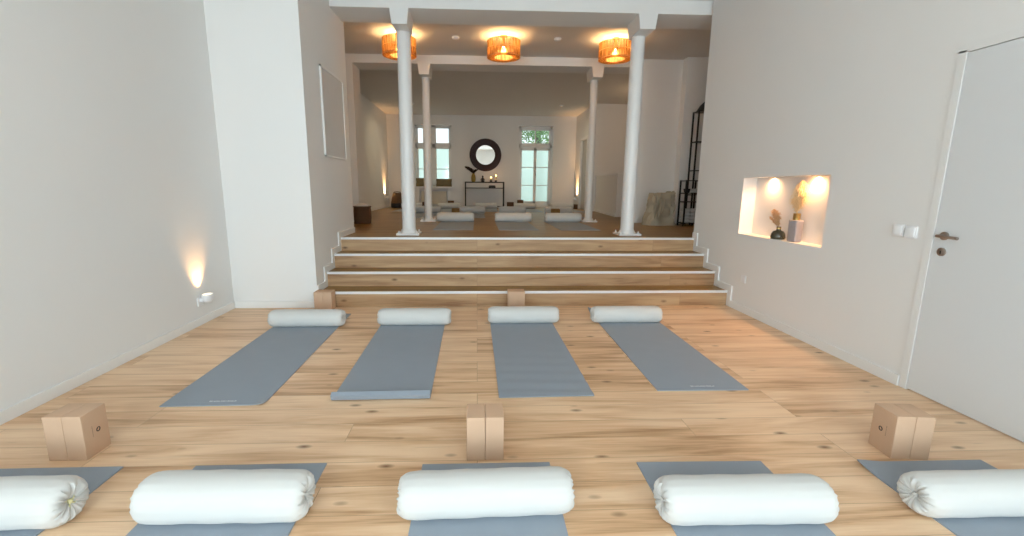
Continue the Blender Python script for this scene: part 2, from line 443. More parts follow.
# ------------------------------------------------------------------ mats
def mat_mesh(w, l, zf=None, nx=16, ny=70, th=.006, xf=None):
    m = MB(); bm = m.bm
    T, B = [], []
    for j in range(ny + 1):
        rt, rb = [], []
        for i in range(nx + 1):
            x = -w / 2 + w * i / nx; y = l * j / ny
            z = zf(x / w, y / l, x, y) if zf else 0
            yy = y
            if isinstance(z, tuple): yy, z = z
            rt.append(bm.verts.new((x, yy, z + th))); rb.append(bm.verts.new((x, yy, z)))
        T.append(rt); B.append(rb)
    for j in range(ny):
        for i in range(nx):
            bm.faces.new((T[j][i], T[j][i + 1], T[j + 1][i + 1], T[j + 1][i]))
            bm.faces.new((B[j][i], B[j + 1][i], B[j + 1][i + 1], B[j][i + 1]))
    for j in range(ny):
        bm.faces.new((T[j][0], T[j + 1][0], B[j + 1][0], B[j][0])); bm.faces.new((T[j][nx], B[j][nx], B[j + 1][nx], T[j + 1][nx]))
    for i in range(nx):
        bm.faces.new((T[0][i], B[0][i], B[0][i + 1], T[0][i + 1])); bm.faces.new((T[ny][i], T[ny][i + 1], B[ny][i + 1], B[ny][i]))
    return m
def mark(parent, x0, x1, y, h, z, m):
    """small pale word, too small to read: a row of letter-like strokes"""
    k = MB(); n = 12; wd = (x1 - x0) / n
    rr = random.Random(3)
    for i in range(n):
        a = x0 + i * wd; hh = h * (1 if i in (0, 8) else .72)
        k.box(a, a + wd * .22, y, y + hh, z, z + .0006)
        if i % 3 != 1: k.box(a + wd * .55, a + wd * .75, y, y + hh * .9, z, z + .0006)
        k.box(a, a + wd * .75, y + (hh * .4 if i % 2 else 0), y + (hh * .4 if i % 2 else 0) + h * .16, z, z + .0006)
    return k.build('lettering', m, parent)
def yoga_mat(x, y, l, rz, label, group, zf=None, w=.62, print_at=None, ridged=False):
    t = thing('yoga_mat', label, 'yoga mat', (x, y, 0), rz, group)
    o = mat_mesh(w, l, zf).build('mat_body', M['mat'], t, smooth=True)
    if print_at: mark(t, *print_at, M['matprint'])
    return t
def waves(a, f, y0, y1):
    def z(u, v, x, y):
        k = max(0, min(1, (y1 - y) / (y1 - y0)))
        return a * k * (.5 + .5 * math.sin(y * f + .6 * math.sin(x * 5)))
    return z
def curl_front(u, v, x, y):      # front edge lifted into a low roll
    if y < .075:
        a = (.075 - y) / .024
        a = min(a, PI * .95)
        return (.075 - .024 * math.sin(a) * 1.4, .024 * (1 - math.cos(a)))
    return 0
def corner_lift(cx, cy, amp, rad, w, l):
    def z(u, v, x, y):
        d = math.hypot(x - cx * w / 2, y - cy * l)
        return amp * max(0, 1 - d / rad) ** 2
    return z
g2 = 'grey yoga mats in the row before the steps'
yoga_mat(-1.630, 2.575, 1.99, .010, 'blue-grey yoga mat with a small pale print, left of the row before the steps', g2, corner_lift(1, 0, .012, .09, .62, 2), print_at=(-.04, .125, .045, .016, .0062))
yoga_mat(-.610, 2.570, 1.97, .012, 'blue-grey yoga mat with a curled-up front edge, second from left before the steps', g2, curl_front)
yoga_mat(.450, 2.630, 1.96, .006, 'blue-grey yoga mat with faint ripples, third from left before the steps', g2, waves(.006, 42, .0, 1.0))
yoga_mat(1.515, 2.695, 1.97, -.010, 'blue-grey yoga mat with a small pale print, right of the row before the steps', g2, corner_lift(-1, 1, .03, .2, .62, 1.97), print_at=(-.06, .105, .05, .016, .0062))
g1 = 'grey yoga mats in the nearest row'
FY = 1.955
yoga_mat(-2.005, FY - 1.93, 1.95, .0, 'blue-grey yoga mat cut off at the lower left, in front of the left tan blocks', g1)
yoga_mat(-1.035, FY - 1.94, 1.955, .004, 'nearest-row blue-grey yoga mat between the left and middle tan blocks', g1)
yoga_mat(.036, FY - 1.97, 1.96, -.004, 'nearest-row blue-grey yoga mat in front of the middle tan blocks', g1)
yoga_mat(1.062, FY - 1.995, 1.965, -.016, 'nearest-row blue-grey yoga mat between the middle and right tan blocks', g1)
yoga_mat(2.190, FY - 2.03, 1.97, -.004, 'blue-grey yoga mat with a lifted left corner, cut off at the lower right', g1, corner_lift(-1, 1, .016, .16, .62, 1.97), w=.64)

# ------------------------------------------------------------------ bolsters
def bolster_mesh(L=.70, ry=.105, rz=.095, seed=0, seg=72, pleat=.0042):
    m = MB(); bm = m.bm; rr = random.Random(seed)
    ph = [rr.uniform(0, 6.28) for _ in range(6)]
    prof = []                                       # (x, radius factor, pleat weight)
    e = .075
    for i in range(7):
        a = i / 6.0
        prof.append((-L / 2 + .012 * (1 - a) * 0 + [.020, .008, .002, .000, .006, .018, .036][i] * 1.0, [.06, .25, .45, .64, .80, .90, .965][i], [.1, .7, 1, 1.1, 1.1, .9, .5][i]))
    body = [(-L / 2 + .075 + (L - .15) * k / 14, 1.0 + .012 * math.sin(k * 1.3 + ph[0]), .10 if 2 < k < 12 else .25) for k in range(15)]
    prof = prof + [(-L / 2 + .055, .99, .35)] + body + [(L / 2 - .055, .99, .35)] + [(-p[0], p[1], p[2]) for p in reversed(prof)]
    rings = []
    for x, f, pw in prof:
        ring = []
        side = 0 if x < 0 else 2.1
        for k in range(seg):
            a = 2 * PI * k / seg
            pl = math.sin(17 * a + ph[1] + side) + .6 * math.sin(29 * a + ph[2] + side * 2) + .5 * math.sin(7 * a + ph[3])
            rad = f + pw * pleat / .1 * .55 * pl * min(1, f * 2)
            cy, cz = math.cos(a), math.sin(a)
            y = math.copysign(abs(cy) ** .92, cy) * ry * rad; z = math.copysign(abs(cz) ** .92, cz) * rz * rad
            z = max(z, -rz * .90)
            ring.append(bm.verts.new((x + pw * .004 * pl * (1 if x < 0 else -1) * (1 if f < .95 else 0), y, z + rz * .90)))
        rings.append(ring)
    for i in range(len(rings) - 1):
        for k in range(seg): bm.faces.new((rings[i][k], rings[i][(k + 1) % seg], rings[i + 1][(k + 1) % seg], rings[i + 1][k]))
    bm.faces.new(rings[0]); bm.faces.new(rings[-1])
    return m
def bolster(x, y, z, rz, label, group, L=.70, ry=.105, rh=.095, seed=0):
    km = M['knot'] if seed == 1 else M['bolster']
    t = thing('bolster', label, 'bolster', (x, y, z), rz, group)
    cv = bolster_mesh(L, ry, rh, seed).build('cover', M['bolster'], t, smooth=True)
    for s in (-1, 1):
        k = MB(); xx = s * (L / 2 - .012)
        k.lathe([(.004, -.008), (.010, -.003), (.010, .004), (.004, .009)], 10, (xx, 0, rh * .9), 'x')
        for a in (.5, 2.2, 4.0, 5.3):
            k.tube([(xx, 0, rh * .9), (xx + s * .004, .016 * math.cos(a), rh * .9 + .016 * math.sin(a)), (xx + s * .002, .026 * math.cos(a + .4), rh * .9 + .026 * math.sin(a + .4))], .0025, 5)
        k.build('drawstring', km, cv, smooth=True)
    return t
TH = .0065
gb1 = 'white bolsters on the nearest mats'
BYF = 1.665
bolster(-1.975, 1.632, TH, .0, 'off-white bolster with a yellow drawstring knot, cut off at the lower left', gb1, .72, .098, .090, 1)
bolster(-1.020, 1.640, TH, -.012, 'off-white bolster on the nearest-row mat between left and middle tan blocks', gb1, .66, .100, .092, 2)
bolster(.037, 1.635, TH, .02, 'off-white bolster in front of the middle pair of tan blocks', gb1, .71, .094, .085, 3)
bolster(1.088, 1.560, TH, -.015, 'off-white bolster on the nearest-row mat between middle and right tan blocks', gb1, .69, .094, .086, 4)
bolster(2.180, 1.565, TH, -.005, 'off-white bolster with a gathered left end, cut off at the lower right', gb1, .73, .090, .083, 5)
gb2 = 'white bolsters in the row before the steps'
for (x, y, sd, lb) in ((-1.640, 4.170, 6, 'off-white bolster at the head of the leftmost mat before the steps'),
                   (-.612, 4.195, 7, 'off-white bolster at the head of the mat with the curled front edge'),
                   (.463, 4.240, 8, 'off-white bolster in front of the blocks at the middle of the steps'),
                   (1.505, 4.235, 9, 'off-white bolster at the head of the rightmost mat before the steps')):
    bolster(x, y, TH, 0, lb, gb2, .70, .091, .082, sd)

# ------------------------------------------------------------------ blocks
def block(loc, rz, label, group, logo=0, m='foam', dims=(.090, .145, .230)):
    t = thing('yoga_block', label, 'yoga block', loc, rz, group)
    w, d, h = dims
    bb = MB().box(-w / 2, w / 2, -d / 2, d / 2, 0, h, .004, 3).build('block_body', M[m], t, smooth=True)
    if logo:
        s = logo; xx = s * (w / 2 + .0004)
        k = MB(); r = .0125; cz, cy = h * .52, .012
        # dark round badge with a tan leaf-like cut
        n = 28
        for q in range(n):
            a0, a1 = 2 * PI * q / n, 2 * PI * (q + 1) / n
            ri = lambda a: r * (.32 + .30 * abs(math.sin(a * 1.0 + .6)))
            P = [(cy + ri(a0) * math.cos(a0), cz + ri(a0) * math.sin(a0)), (cy + r * math.cos(a0), cz + r * math.sin(a0)),
                 (cy + r * math.cos(a1), cz + r * math.sin(a1)), (cy + ri(a1) * math.cos(a1), cz + ri(a1) * math.sin(a1))]
            k.bm.faces.new([k.bm.verts.new((xx, p[0], p[1])) for p in P])
        k.build('emblem', M['ink'], bb)
        k = MB(); cy2 = -.021
        for i in range(9):
            z = h * .42 + i * .0062
            k.box(min(xx, xx + s * .0002), max(xx, xx + s * .0002), cy2 - .0016, cy2 + .0012, z, z + .0038)
        k.build('lettering', M['ink_soft'], bb)
    return t
gk = 'tan yoga blocks on the lower floor'
block((-2.050, 2.110, 0), 0, 'plain tan block standing against its twin, nearest the left wall', gk)
block((-1.959, 2.110, 0), 0, 'tan block with a black emblem, inner one of the left pair', gk, 1)
block((-.007, 2.045, 0), 0, 'left block of the tan pair standing behind the middle bolster', gk)
block((.085, 2.045, 0), 0, 'right block of the tan pair standing behind the middle bolster', gk)
rz = -.09
block((2.128, 1.990, 0), rz, 'tan block with a black emblem, inner one of the right pair', gk, -1)
block((2.128 + .092 * math.cos(rz), 1.990 + .092 * math.sin(rz), 0), rz, 'plain tan block standing against its twin, nearest the white door', gk)
gs = 'tan yoga blocks against the lowest step'
for x, lb in ((-1.722, 'tan block in the left corner of the steps, touching the wall'), (-1.627, 'tan block in the left corner of the steps, right one of the pair'),
              (.390, 'left block of the tan pair at the middle of the lowest step'), (.481, 'right block of the tan pair at the middle of the lowest step')):
    block((x, 4.775, 0), 0, lb, gs, dims=(.094, .140, .205))

# ------------------------------------------------------------------ upper room mats, bolsters, blocks
gum, gub = 'yoga mats in the rear room', 'bolsters in the rear room'
proto_m = None; proto_b = None
UM = [(-.370, 6.79, 'rear-room mat nearest the left thick column, first row above the steps'),
      (.650, 6.79, 'rear-room mat in the middle of the first row above the steps'),
      (1.615, 6.79, 'rear-room mat nearest the right thick column, first row above the steps'),
      (-1.27, 9.62, 'second-row rear mat partly hidden by the slim left column'),
      (-.140, 9.62, 'second-row rear mat in front of the black console table'),
      (.910, 9.62, 'second-row rear mat left of the balcony door'),
      (2.07, 9.62, 'second-row rear mat beside the slim right column'),
      (-1.98, 12.0, 'back-row mat nearest the wicker lantern'),
      (-.860, 11.9, 'back-row pale mat below the left window'),
      (.280, 12.1, 'back-row mat in front of the console table'),
      (1.500, 12.0, 'back-row mat in front of the balcony door'),
      (2.66, 12.0, 'back-row mat nearest the far right corner')]
for x, y, lb in UM:
    if proto_m is None:
        proto_m = thing('yoga_mat', lb, 'yoga mat', (x, y, FL), 0, gum)
        mat_mesh(.62, 1.95, None, 4, 12).build('mat_body', M['mat'], proto_m)
    else: copy_tree(proto_m, (x, y, FL), random.uniform(-.01, .01), lb)
UB = [(-.413, 8.52, 'rear-room bolster right of the slim left column, first row above the steps'),
      (.697, 8.50, 'rear-room bolster in the middle of the first row above the steps'),
      (1.665, 8.50, 'rear-room bolster touching the slim right column base'),
      (-1.27, 11.42, 'second-row rear bolster half hidden by the slim left column'),
      (-.140, 11.42, 'second-row rear bolster beside the golden cork blocks on its left'),
      (.910, 11.42, 'second-row rear bolster left of the balcony door'),
      (2.07, 11.20, 'second-row rear bolster behind the right golden cork blocks'),
      (-1.98, 13.8, 'back-row bolster left, behind the left columns'),
      (-.860, 13.8, 'back-row bolster below the left window'),
      (.280, 13.9, 'back-row bolster in front of the console table'),
      (1.500, 13.9, 'back-row bolster in front of the balcony door'),
      (2.66, 13.8, 'back-row bolster nearest the far right corner')]
for x, y, lb in UB:
    if proto_b is None: proto_b = bolster(x, y, FL + TH, 0, lb, gub, .70, .100, .090, 11)
    else: copy_tree(proto_b, (x, y, FL + TH), random.uniform(-.02, .02), lb)
UK = [(-.575, 10.98, FL, 'cork_light', .145, 'golden cork block pair, left block, between first and second rear rows'),
      (-.480, 10.98, FL, 'cork_light', .145, 'golden cork block pair, right block, between first and second rear rows'),
      (1.86, 10.72, FL + .0065, 'cork_light', .145, 'golden cork block, left of the two behind the right rear bolster'),
      (1.955, 10.72, FL + .0065, 'cork_light', .145, 'golden cork block, right of the two behind the right rear bolster'),
      (-1.49, 13.0, FL, 'cork', .23, 'dark cork block just left of the slim left column'),
      (-.84, 14.35, FL, 'cork', .23, 'dark cork block behind the bolster below the left window'),
      (.99, 13.2, FL, 'cork', .23, 'brown cork block left of the balcony door'),
      (1.42, 14.55, FL, 'cork', .26, 'dark cork block right at the foot of the balcony door'),
      (3.12, 13.95, FL, 'cork', .145, 'dark low cork block at the far right corner')]
for x, y, z, m, h, lb in UK:
    d = (.093, .23, .145) if h < .2 else (.20, .09, h)
    block((x, y, z), 0, lb, 'cork blocks in the rear room', 0, m, d)

# ------------------------------------------------------------------ bamboo ceiling lamps
def ceiling_lamp():
    t = thing('ceiling_lamp', '', 'ceiling lamp', (0, 0, CE), 0, 'bamboo drum lamps on the rear ceiling')
    R, z0, z1 = .254, -.315, -.080
    MB().lathe([(.055, 0), (.055, -.02), (.02, -.03), (.012, -.16)], 24).build('ceiling_mount', M['brass'], t, smooth=True)
    s = MB(); n = 84
    for k in range(n):
        a0 = 2 * PI * k / n; a1 = a0 + 2 * PI / n * .80
        rr = R + random.uniform(-.002, .002)
        P = []
        for a in (a0, a1):
            for r_ in (rr, rr - .003):
                P.append((r_ * math.cos(a), r_ * math.sin(a)))
        v = [s.bm.verts.new((p[0], p[1], z)) for z in (z0, z1) for p in P]
        for q in ((0, 2, 6, 4), (1, 5, 7, 3), (0, 4, 5, 1), (2, 3, 7, 6), (0, 1, 3, 2), (4, 6, 7, 5)): s.bm.faces.new([v[i] for i in q])
    s.build('shade', M['shade'], t)
    rg = MB()
    for z in (z0, (z0 + z1) / 2, z1):
        rg.tube([((R + .001) * math.cos(2 * PI * k / 48), (R + .001) * math.sin(2 * PI * k / 48), z) for k in range(49)], .004, 6)
    rg.build('hoop', M['dried'], t, smooth=True)
    an = MB(); an.lathe([(.145, z0 + .004), (R - .003, z0 + .004), (R - .003, z0 + .001), (.145, z0 + .001), (.145, z0 + .004)], 48, cap=False)
    an.build('bottom_ring', M['shade'], t)
    inn = MB(); inn.lathe([(.145, z0 + .002), (.150, z0 + .10)], 40, cap=False); inn.build('inner_shade', M['shade'], t)
    MB().lathe([(.014, -.16), (.016, -.175), (.038, -.205), (.046, -.228), (.038, -.252), (.014, -.268), (.001, -.270)], 20).build('bulb', M['glow'], t, smooth=True)
    return t
LP = [(-1.185, 7.27), (.415, 7.27), (2.160, 7.27)]
LL = ['round bamboo ceiling lamp partly behind the left thick column', 'round bamboo ceiling lamp in the middle, between the thick columns', 'round bamboo ceiling lamp next to the right thick column']
lamp0 = ceiling_lamp()
for i, (x, y) in enumerate(LP):
    if i == 0: lamp0.location = (x, y, CE); lamp0['label'] = LL[0]
    else: copy_tree(lamp0, (x, y, CE), i * 1.1, LL[i])

def light(name, kind, loc, power, col, **kw):
    l = bpy.data.lights.new(name, kind); l.energy = power; l.color = col
    rot = kw.pop('rot', None)
    for k, v in kw.items(): setattr(l, k, v)
    o = bpy.data.objects.new(name, l); COL.objects.link(o); o.location = loc
    if rot: o.rotation_euler = rot
    return o
for i, (x, y) in enumerate(LP):
    light('lamp_bulb_light', 'POINT', (x, y, CE - .15), 14, (1.0, .60, .26), shadow_soft_size=.03)

# small ceiling fixtures
for x, y, lb, c, g in ((-.33, 7.37, 'small white smoke detector between the left and middle lamps', 'smoke detector', None), (1.26, 7.34, 'small white smoke detector between the middle and right lamps', 'smoke detector', None),
                 (-1.80, 12.9, 'small round ceiling spot near the far left window', 'ceiling spot', None), (2.38, 12.9, 'small round ceiling spot above the balcony door side', 'ceiling spot', None)):
    t = thing(c.replace(' ', '_'), lb, c, (x, y, CE))
    MB().lathe([(.058, 0), (.058, -.018), (.045, -.034), (.02, -.038), (.001, -.038)], 24).build('housing', M['plastic'], t, smooth=True)
    MB().lathe([(.020, -.038), (.020, -.041), (.001, -.042)], 16).build('sensor' if 'smoke' in c else 'lens', M['spotface'] if 'spot' in c else M['trim'], t, smooth=True)

# ------------------------------------------------------------------ framed panel on left stair wall
t = thing('framed_panel', 'large pale rectangular framed panel hanging on the wall left of the steps', 'wall panel', (PX, 5.77, 1.68))
f = MB()
for y0, y1, z0, z1 in ((-.42, .42, 0, .022), (-.42, .42, .988, 1.01), (-.42, -.398, 0, 1.01), (.398, .42, 0, 1.01)): f.box(0, .022, y0, y1, z0, z1, .002)
f.build('frame', M['trim'], t)
MB().box(0.001, .012, -.4, .4, .02, .99).build('panel', M['panel'], t)

# ------------------------------------------------------------------ plug-in night lights
def night_light(loc, s, label, power, glowc=(1.0, .54, .22)):
    """s=+1: wall faces +x, -1: wall faces -x"""
    t = thing('night_light', label, 'night light', loc, 0, 'plug-in uplights at the foot of the walls')
    x = lambda a, b: (min(s * a, s * b), max(s * a, s * b))
    a, b = x(0, .010); MB().box(a, b, -.041, .041, -.041, .041, .004).build('socket_plate', M['plastic'], t)
    a, b = x(.010, .045); MB().box(a, b, -.018, .018, .0, .036, .005).build('plug', M['plastic'], t)
    h = MB(); seg = 24
    cx = s * .080
    for zz in [0]:
        rings = []
        for f_, dz in ((.05, 0), (.55, .004), (.9, .018), (1, .036), (.96, .050), (.90, .052)):
            rings.append([h.bm.verts.new((cx + .048 * f_ * math.cos(2 * PI * k / seg), .060 * f_ * math.sin(2 * PI * k / seg), -.012 + dz * 1.75)) for k in range(seg)])
        for i in range(len(rings) - 1):
            for k in range(seg): h.bm.faces.new((rings[i][k], rings[i][(k + 1) % seg], rings[i + 1][(k + 1) % seg], rings[i + 1][k]))
        h.bm.faces.new(rings[0])
    h.build('housing', M['plastic'], t, smooth=True)
    l = MB(); l.lathe([(.040, .076), (.02, .080), (.001, .081)], 20, (cx, 0, 0)); l.build('lens', M['lampglow'], t, smooth=True)
    lo = light('night_light_beam', 'SPOT', (loc[0] + s * .072, loc[1], loc[2] + .098), power, glowc, spot_size=1.3, spot_blend=1.0, shadow_soft_size=.03)
    d = Vector((-s * .30, 0, 1)).normalized()
    lo.rotation_euler = d.to_track_quat('-Z', 'Y').to_euler()
    return t
night_light((WL, 4.255, .225), 1, 'white plug-in uplight glowing on the left wall of the lower room', 15.0)
night_light((-2.9, 14.15, .95), 1, 'white plug-in uplight at the far left corner beside the wicker lantern', 110)
night_light((3.25, 14.35, .95), -1, 'white plug-in uplight at the far right corner beside the side door', 110)

# ------------------------------------------------------------------ right wall door, switches, socket
d = bpy.data.objects.new('door_1', None); COL.objects.link(d); struct(d); d.location = (WR, (DY0 + DY1) / 2, 0)
hy = (DY1 - DY0) / 2
f = MB()
for s in (-1, 1):
    a, b = sorted((s * (hy - .018), s * (hy + .030))); f.box(-.006, .12, a, b, 0, DZ - .005, .001)
f.box(-.006, .12, -hy - .030, hy + .030, DZ - .018, DZ + .028, .002)
f.build('door_frame', M['wall'], d)
leaf = MB().box(-.002, .040, -hy + .021, hy - .021, .010, DZ - .022, .002).build('door_leaf', M['door'], d)
LH = Vector((WR, 2.615, 1.052))
hd = MB(); o0 = LH - Vector(d.location)
hd.lathe([(.026, -.002), (.026, -.010), (.022, -.012), (.010, -.013), (.010, -.045)], 24, (0, o0.y, o0.z), 'x')
hd.tube([(-.045, o0.y + .010, o0.z), (-.050, o0.y + .0, o0.z), (-.051, o0.y - .05, o0.z - .001), (-.048, o0.y - .115, o0.z - .004)], .0095, 10)
hd.build('door_handle', M['steel'], d, smooth=True)
kh = MB(); kh.lathe([(.026, -.002), (.026, -.010), (.023, -.012), (.001, -.012)], 24, (0, o0.y, o0.z - .100), 'x'); kh.build('keyhole_plate', M['steel'], d, smooth=True)
kk = MB(); kk.box(-.0135, -.012, o0.y - .003, o0.y + .003, o0.z - .114, o0.z - .094).build('keyhole', M['ink'], d)

def switch(loc, label, rocker=True):
    t = thing('light_switch', label, 'light switch', loc, 0, 'light switches by the door')
    sp = MB().box(-.010, 0, -.041, .041, -.041, .041, .004).build('switch_plate', M['plastic'], t, smooth=True)
    MB().box(-.019, -.009, -.031, .031, -.031, .031, .004, rot=Matrix.Rotation(.05, 3, 'Z')).build('rocker', M['plastic'], sp, smooth=True)
switch((WR, 2.920, 1.060), 'left of two square white light switches beside the door')
switch((WR, 2.829, 1.055), 'right of two square white light switches, next to the door frame')
t = thing('wall_socket', 'small white wall socket low on the right wall below the lit niche', 'wall socket', (WR, 4.600, .366))
MB().box(-.009, 0, -.041, .041, -.041, .041, .004).build('socket_plate', M['plastic'], t)
MB().lathe([(.024, -.008), (.024, -.0108), (.001, -.0108)], 24, axis='x').build('socket_well', M['plastic'], t)

# ------------------------------------------------------------------ niche contents
for y, lb in ((4.50, 'recessed spot in the niche ceiling above the small dark bottle'), (3.90, 'recessed spot in the niche ceiling above the tall grey vase')):
    t = thing('niche_spot', lb, 'recessed spot', (WR + .112, y, NZ1), 0, 'warm spots in the niche ceiling')
    MB().lathe([(.030, 0), (.030, -.004), (.024, -.004)], 24, cap=False).build('rim', M['steel'], t, smooth=True)
    MB().lathe([(.023, -.001), (.001, -.002)], 24).build('lens', M['downlight'], t)
    lo = light('niche_spot_light', 'SPOT', (WR + .130, y, NZ1 - .014), 17, (1.0, .52, .23), spot_size=2.9, spot_blend=1.0, shadow_soft_size=.02)
    lo.rotation_euler = Vector((.05, 0, -1)).to_track_quat('-Z', 'Y').to_euler()

def plume(m, base, tip, width, n, rnd, droop=.3, rad=.0016):
    b, t_ = Vector(base), Vector(tip); d = t_ - b
    for i in range(n):
        f = rnd.random() ** .8
        p = b + d * (.06 + .94 * f)
        a = rnd.uniform(0, 2 * PI); w = width * math.sin(PI * min(1, .12 + f * .86)) * rnd.uniform(.5, 1)
        side = Vector((math.cos(a), math.sin(a), .35)) * w
        q = p + side + d.normalized() * w * .9
        r = q + side * .5 - Vector((0, 0, w * droop))
        m.tube([p, (p + q) / 2 + side * .1, q, r], rad, 4, [1, 1.3, 1.1, .3])
rn = random.Random(5)
t = thing('dark_glass_bottle', 'squat smoky glass bottle standing in the lit wall niche', 'bottle', (2.985, 4.235, NZ0))
MB().lathe([(.050, 0), (.062, .004), (.066, .02), (.060, .055), (.046, .078), (.022, .088), (.019, .098), (.019, .120), (.023, .124)], 28).build('bottle_body', M['smoke'], t, smooth=True)
MB().lathe([(.0195, .100), (.0205, .100), (.0205, .116), (.0195, .116)], 24, cap=False).build('neck_band', M['brass'], t, smooth=True)
t = thing('dried_grass', 'short brown dried grass plume in the squat dark bottle', 'dried grass', (2.985, 4.235, NZ0 + .125))
k = MB(); k.tube([(0, 0, -.08), (0, .01, .02), (.01, .08, .10)], .002, 5); k.build('stem', M['dried'], t)
k = MB(); plume(k, (0, .0, -.01), (.0, .10, .165), .036, 420, rn); plume(k, (0, .0, -.01), (-.01, .135, .09), .026, 160, rn); k.build('plume', M['dried'], t)
t = thing('tall_grey_vase', 'tall rectangular lilac-grey vase with brass neck in the lit wall niche', 'vase', (2.990, 4.015, NZ0))
MB().box(-.035, .035, -.055, .055, 0, .205, .012, 3).build('vase_body', M['greyvase'], t, smooth=True)
MB().lathe([(.030, .203), (.030, .262), (.033, .266), (.027, .266), (.026, .21)], 28, cap=False).build('vase_neck', M['brass'], t, smooth=True)
t = thing('pampas_grass', 'tall golden pampas plume in the grey vase', 'dried grass', (2.990, 4.015, NZ0 + .266))
k = MB(); k.tube([(0, 0, -.2), (0, 0, .03), (0, -.02, .18)], .0025, 5); k.build('stem', M['dried_pale'], t)
k = MB(); plume(k, (0, .01, -.02), (0, -.02, .30), .055, 700, rn, .8); plume(k, (0, 0, .0), (0, .07, .14), .035, 180, rn, .8); plume(k, (0, 0, .05), (0, -.07, .20), .035, 160, rn, .8); k.build('plume', M['dried_pale'], t)

# ------------------------------------------------------------------ far wall: window, balcony door
w = bpy.data.objects.new('window_1', None); COL.objects.link(w); struct(w); w.location = (LW[0], YF + .24, LW[2])
W_, H_ = LW[1] - LW[0], LW[3] - LW[2]
f = MB()
TZ = 1.31                                    # transom height
for x0, x1, z0, z1 in ((0, .06, 0, H_), (W_ - .06, W_, 0, H_), (0, W_, 0, .06), (0, W_, H_ - .06, H_), (0, W_, TZ - .04, TZ + .06), (W_ / 2 - .05, W_ / 2 + .05, 0, H_)):
    f.box(x0, x1, -.04, .04, z0, z1, .004)
f.build('window_frame', M['trim'], w)
for cx in (.06, W_ / 2 + .05):
    s = MB(); ww = W_ / 2 - .11
    for x0, x1, z0, z1 in ((0, .045, 0, TZ - .10), (ww - .045, ww, 0, TZ - .10), (0, ww, 0, .05), (0, ww, TZ - .15, TZ - .10), (0, ww, .50, .525)): s.box(cx + x0, cx + x1, -.055, -.02, .06 + z0, .06 + z1, .003)
    for x0, x1, z0, z1 in ((0, .04, 0, H_ - TZ - .12), (ww - .04, ww, 0, H_ - TZ - .12), (0, ww, 0, .04), (0, ww, H_ - TZ - .16, H_ - TZ - .12)): s.box(cx + x0, cx + x1, -.055, -.02, TZ + .06 + z0, TZ + .06 + z1, .003)
    s.build('window_sash', M['trim'], w)
MB().box(.03, W_ - .03, -.004, .004, .03, TZ).build('lower_glass', M['frost'], w)
MB().box(.03, W_ - .03, -.004, .004, TZ, H_ - .03).build('upper_glass', M['clear'], w)
struct(MB().box(LW[0] - .05, LW[1] + .05, YF - .12, YF + .12, LW[2] - .045, LW[2] - .001, .005).build('trim_4', M['trim']))
# reveal trim of the recess
struct(MB().box(RB[0] - .09, RB[0], YF - .02, YF, FL, LW[2] - .045).box(RB[1], RB[1] + .09, YF - .02, YF, FL, LW[2] - .045).build('trim_5', M['trim']))
t = thing('radiator', 'cream panel radiator in the recess below the left window', 'radiator', ((RB[0] + RB[1]) / 2, YF + .06, FL + .10))
r = MB()
hwid = (RB[1] - RB[0]) / 2 - .04
r.box(-hwid, hwid, -.035, .035, 0, .42, .006)
for k in range(15): 
    x = -hwid + .03 + (2 * hwid - .06) * k / 14
    r.box(x - .012, x + .012, -.041, -.034, .03, .39, .002)
r.build('panel', M['cream'], t)
for x in (-hwid + .1, hwid - .13): MB().box(x, x + .03, .0, .06, -.06, .0).build('bracket', M['cream'], t)

def cushion(loc, w, h, d, rz, tilt, label):
    t = thing('cushion', label, 'cushion', loc, rz, 'olive cushions on the window sill')
    m = MB(); n = 14; bm = m.bm; G = {}
    for s in (1, -1):
        for i in range(n + 1):
            for j in range(n + 1):
                u, v = 2 * i / n - 1, 2 * j / n - 1
                if s == -1 and (abs(u) == 1 or abs(v) == 1): G[(s, i, j)] = G[(1, i, j)]; continue
                b = (max(0, (1 - u ** 2) * (1 - v ** 2))) ** .45
                pin = 1 - .10 * (1 - abs(u * v)) * (abs(u) ** 6 + abs(v) ** 6) * .6
                x = w / 2 * u * pin; z = h / 2 * v * pin
                y = s * d / 2 * b
                y2 = y * math.cos(tilt) - z * math.sin(tilt) * 0 + z * math.tan(tilt) * .5
                G[(s, i, j)] = bm.verts.new((x, y2, z + h / 2 * .97))
    for s in (1, -1):
        for i in range(n):
            for j in range(n):
                q = [G[(s, i, j)], G[(s, i + 1, j)], G[(s, i + 1, j + 1)], G[(s, i, j + 1)]]
                if s == -1: q.reverse()
                try: bm.faces.new(q)
                except ValueError: pass
    cc = m.build('cushion_cover', M['olive'], t, smooth=True)
    k = MB(); z0 = h * .485
    pp = []
    for (a, b_) in ((-1, -1), (1, -1), (1, 1), (-1, 1), (-1, -1)): pp.append((w / 2 * a * .985, b_ * h / 2 * math.tan(tilt) * .5, z0 + b_ * h / 2 * .985))
    k.tube(pp, .006, 6); k.build('piping', M['olive'], cc)
cushion((-1.80, YF - .03, LW[2] + .004), .40, .27, .14, .05, .2, 'olive cushion on the left part of the window sill')
cushion((-1.085, YF - .03, LW[2] + .004), .52, .25, .15, -.04, .2, 'olive cushion on the right part of the window sill')

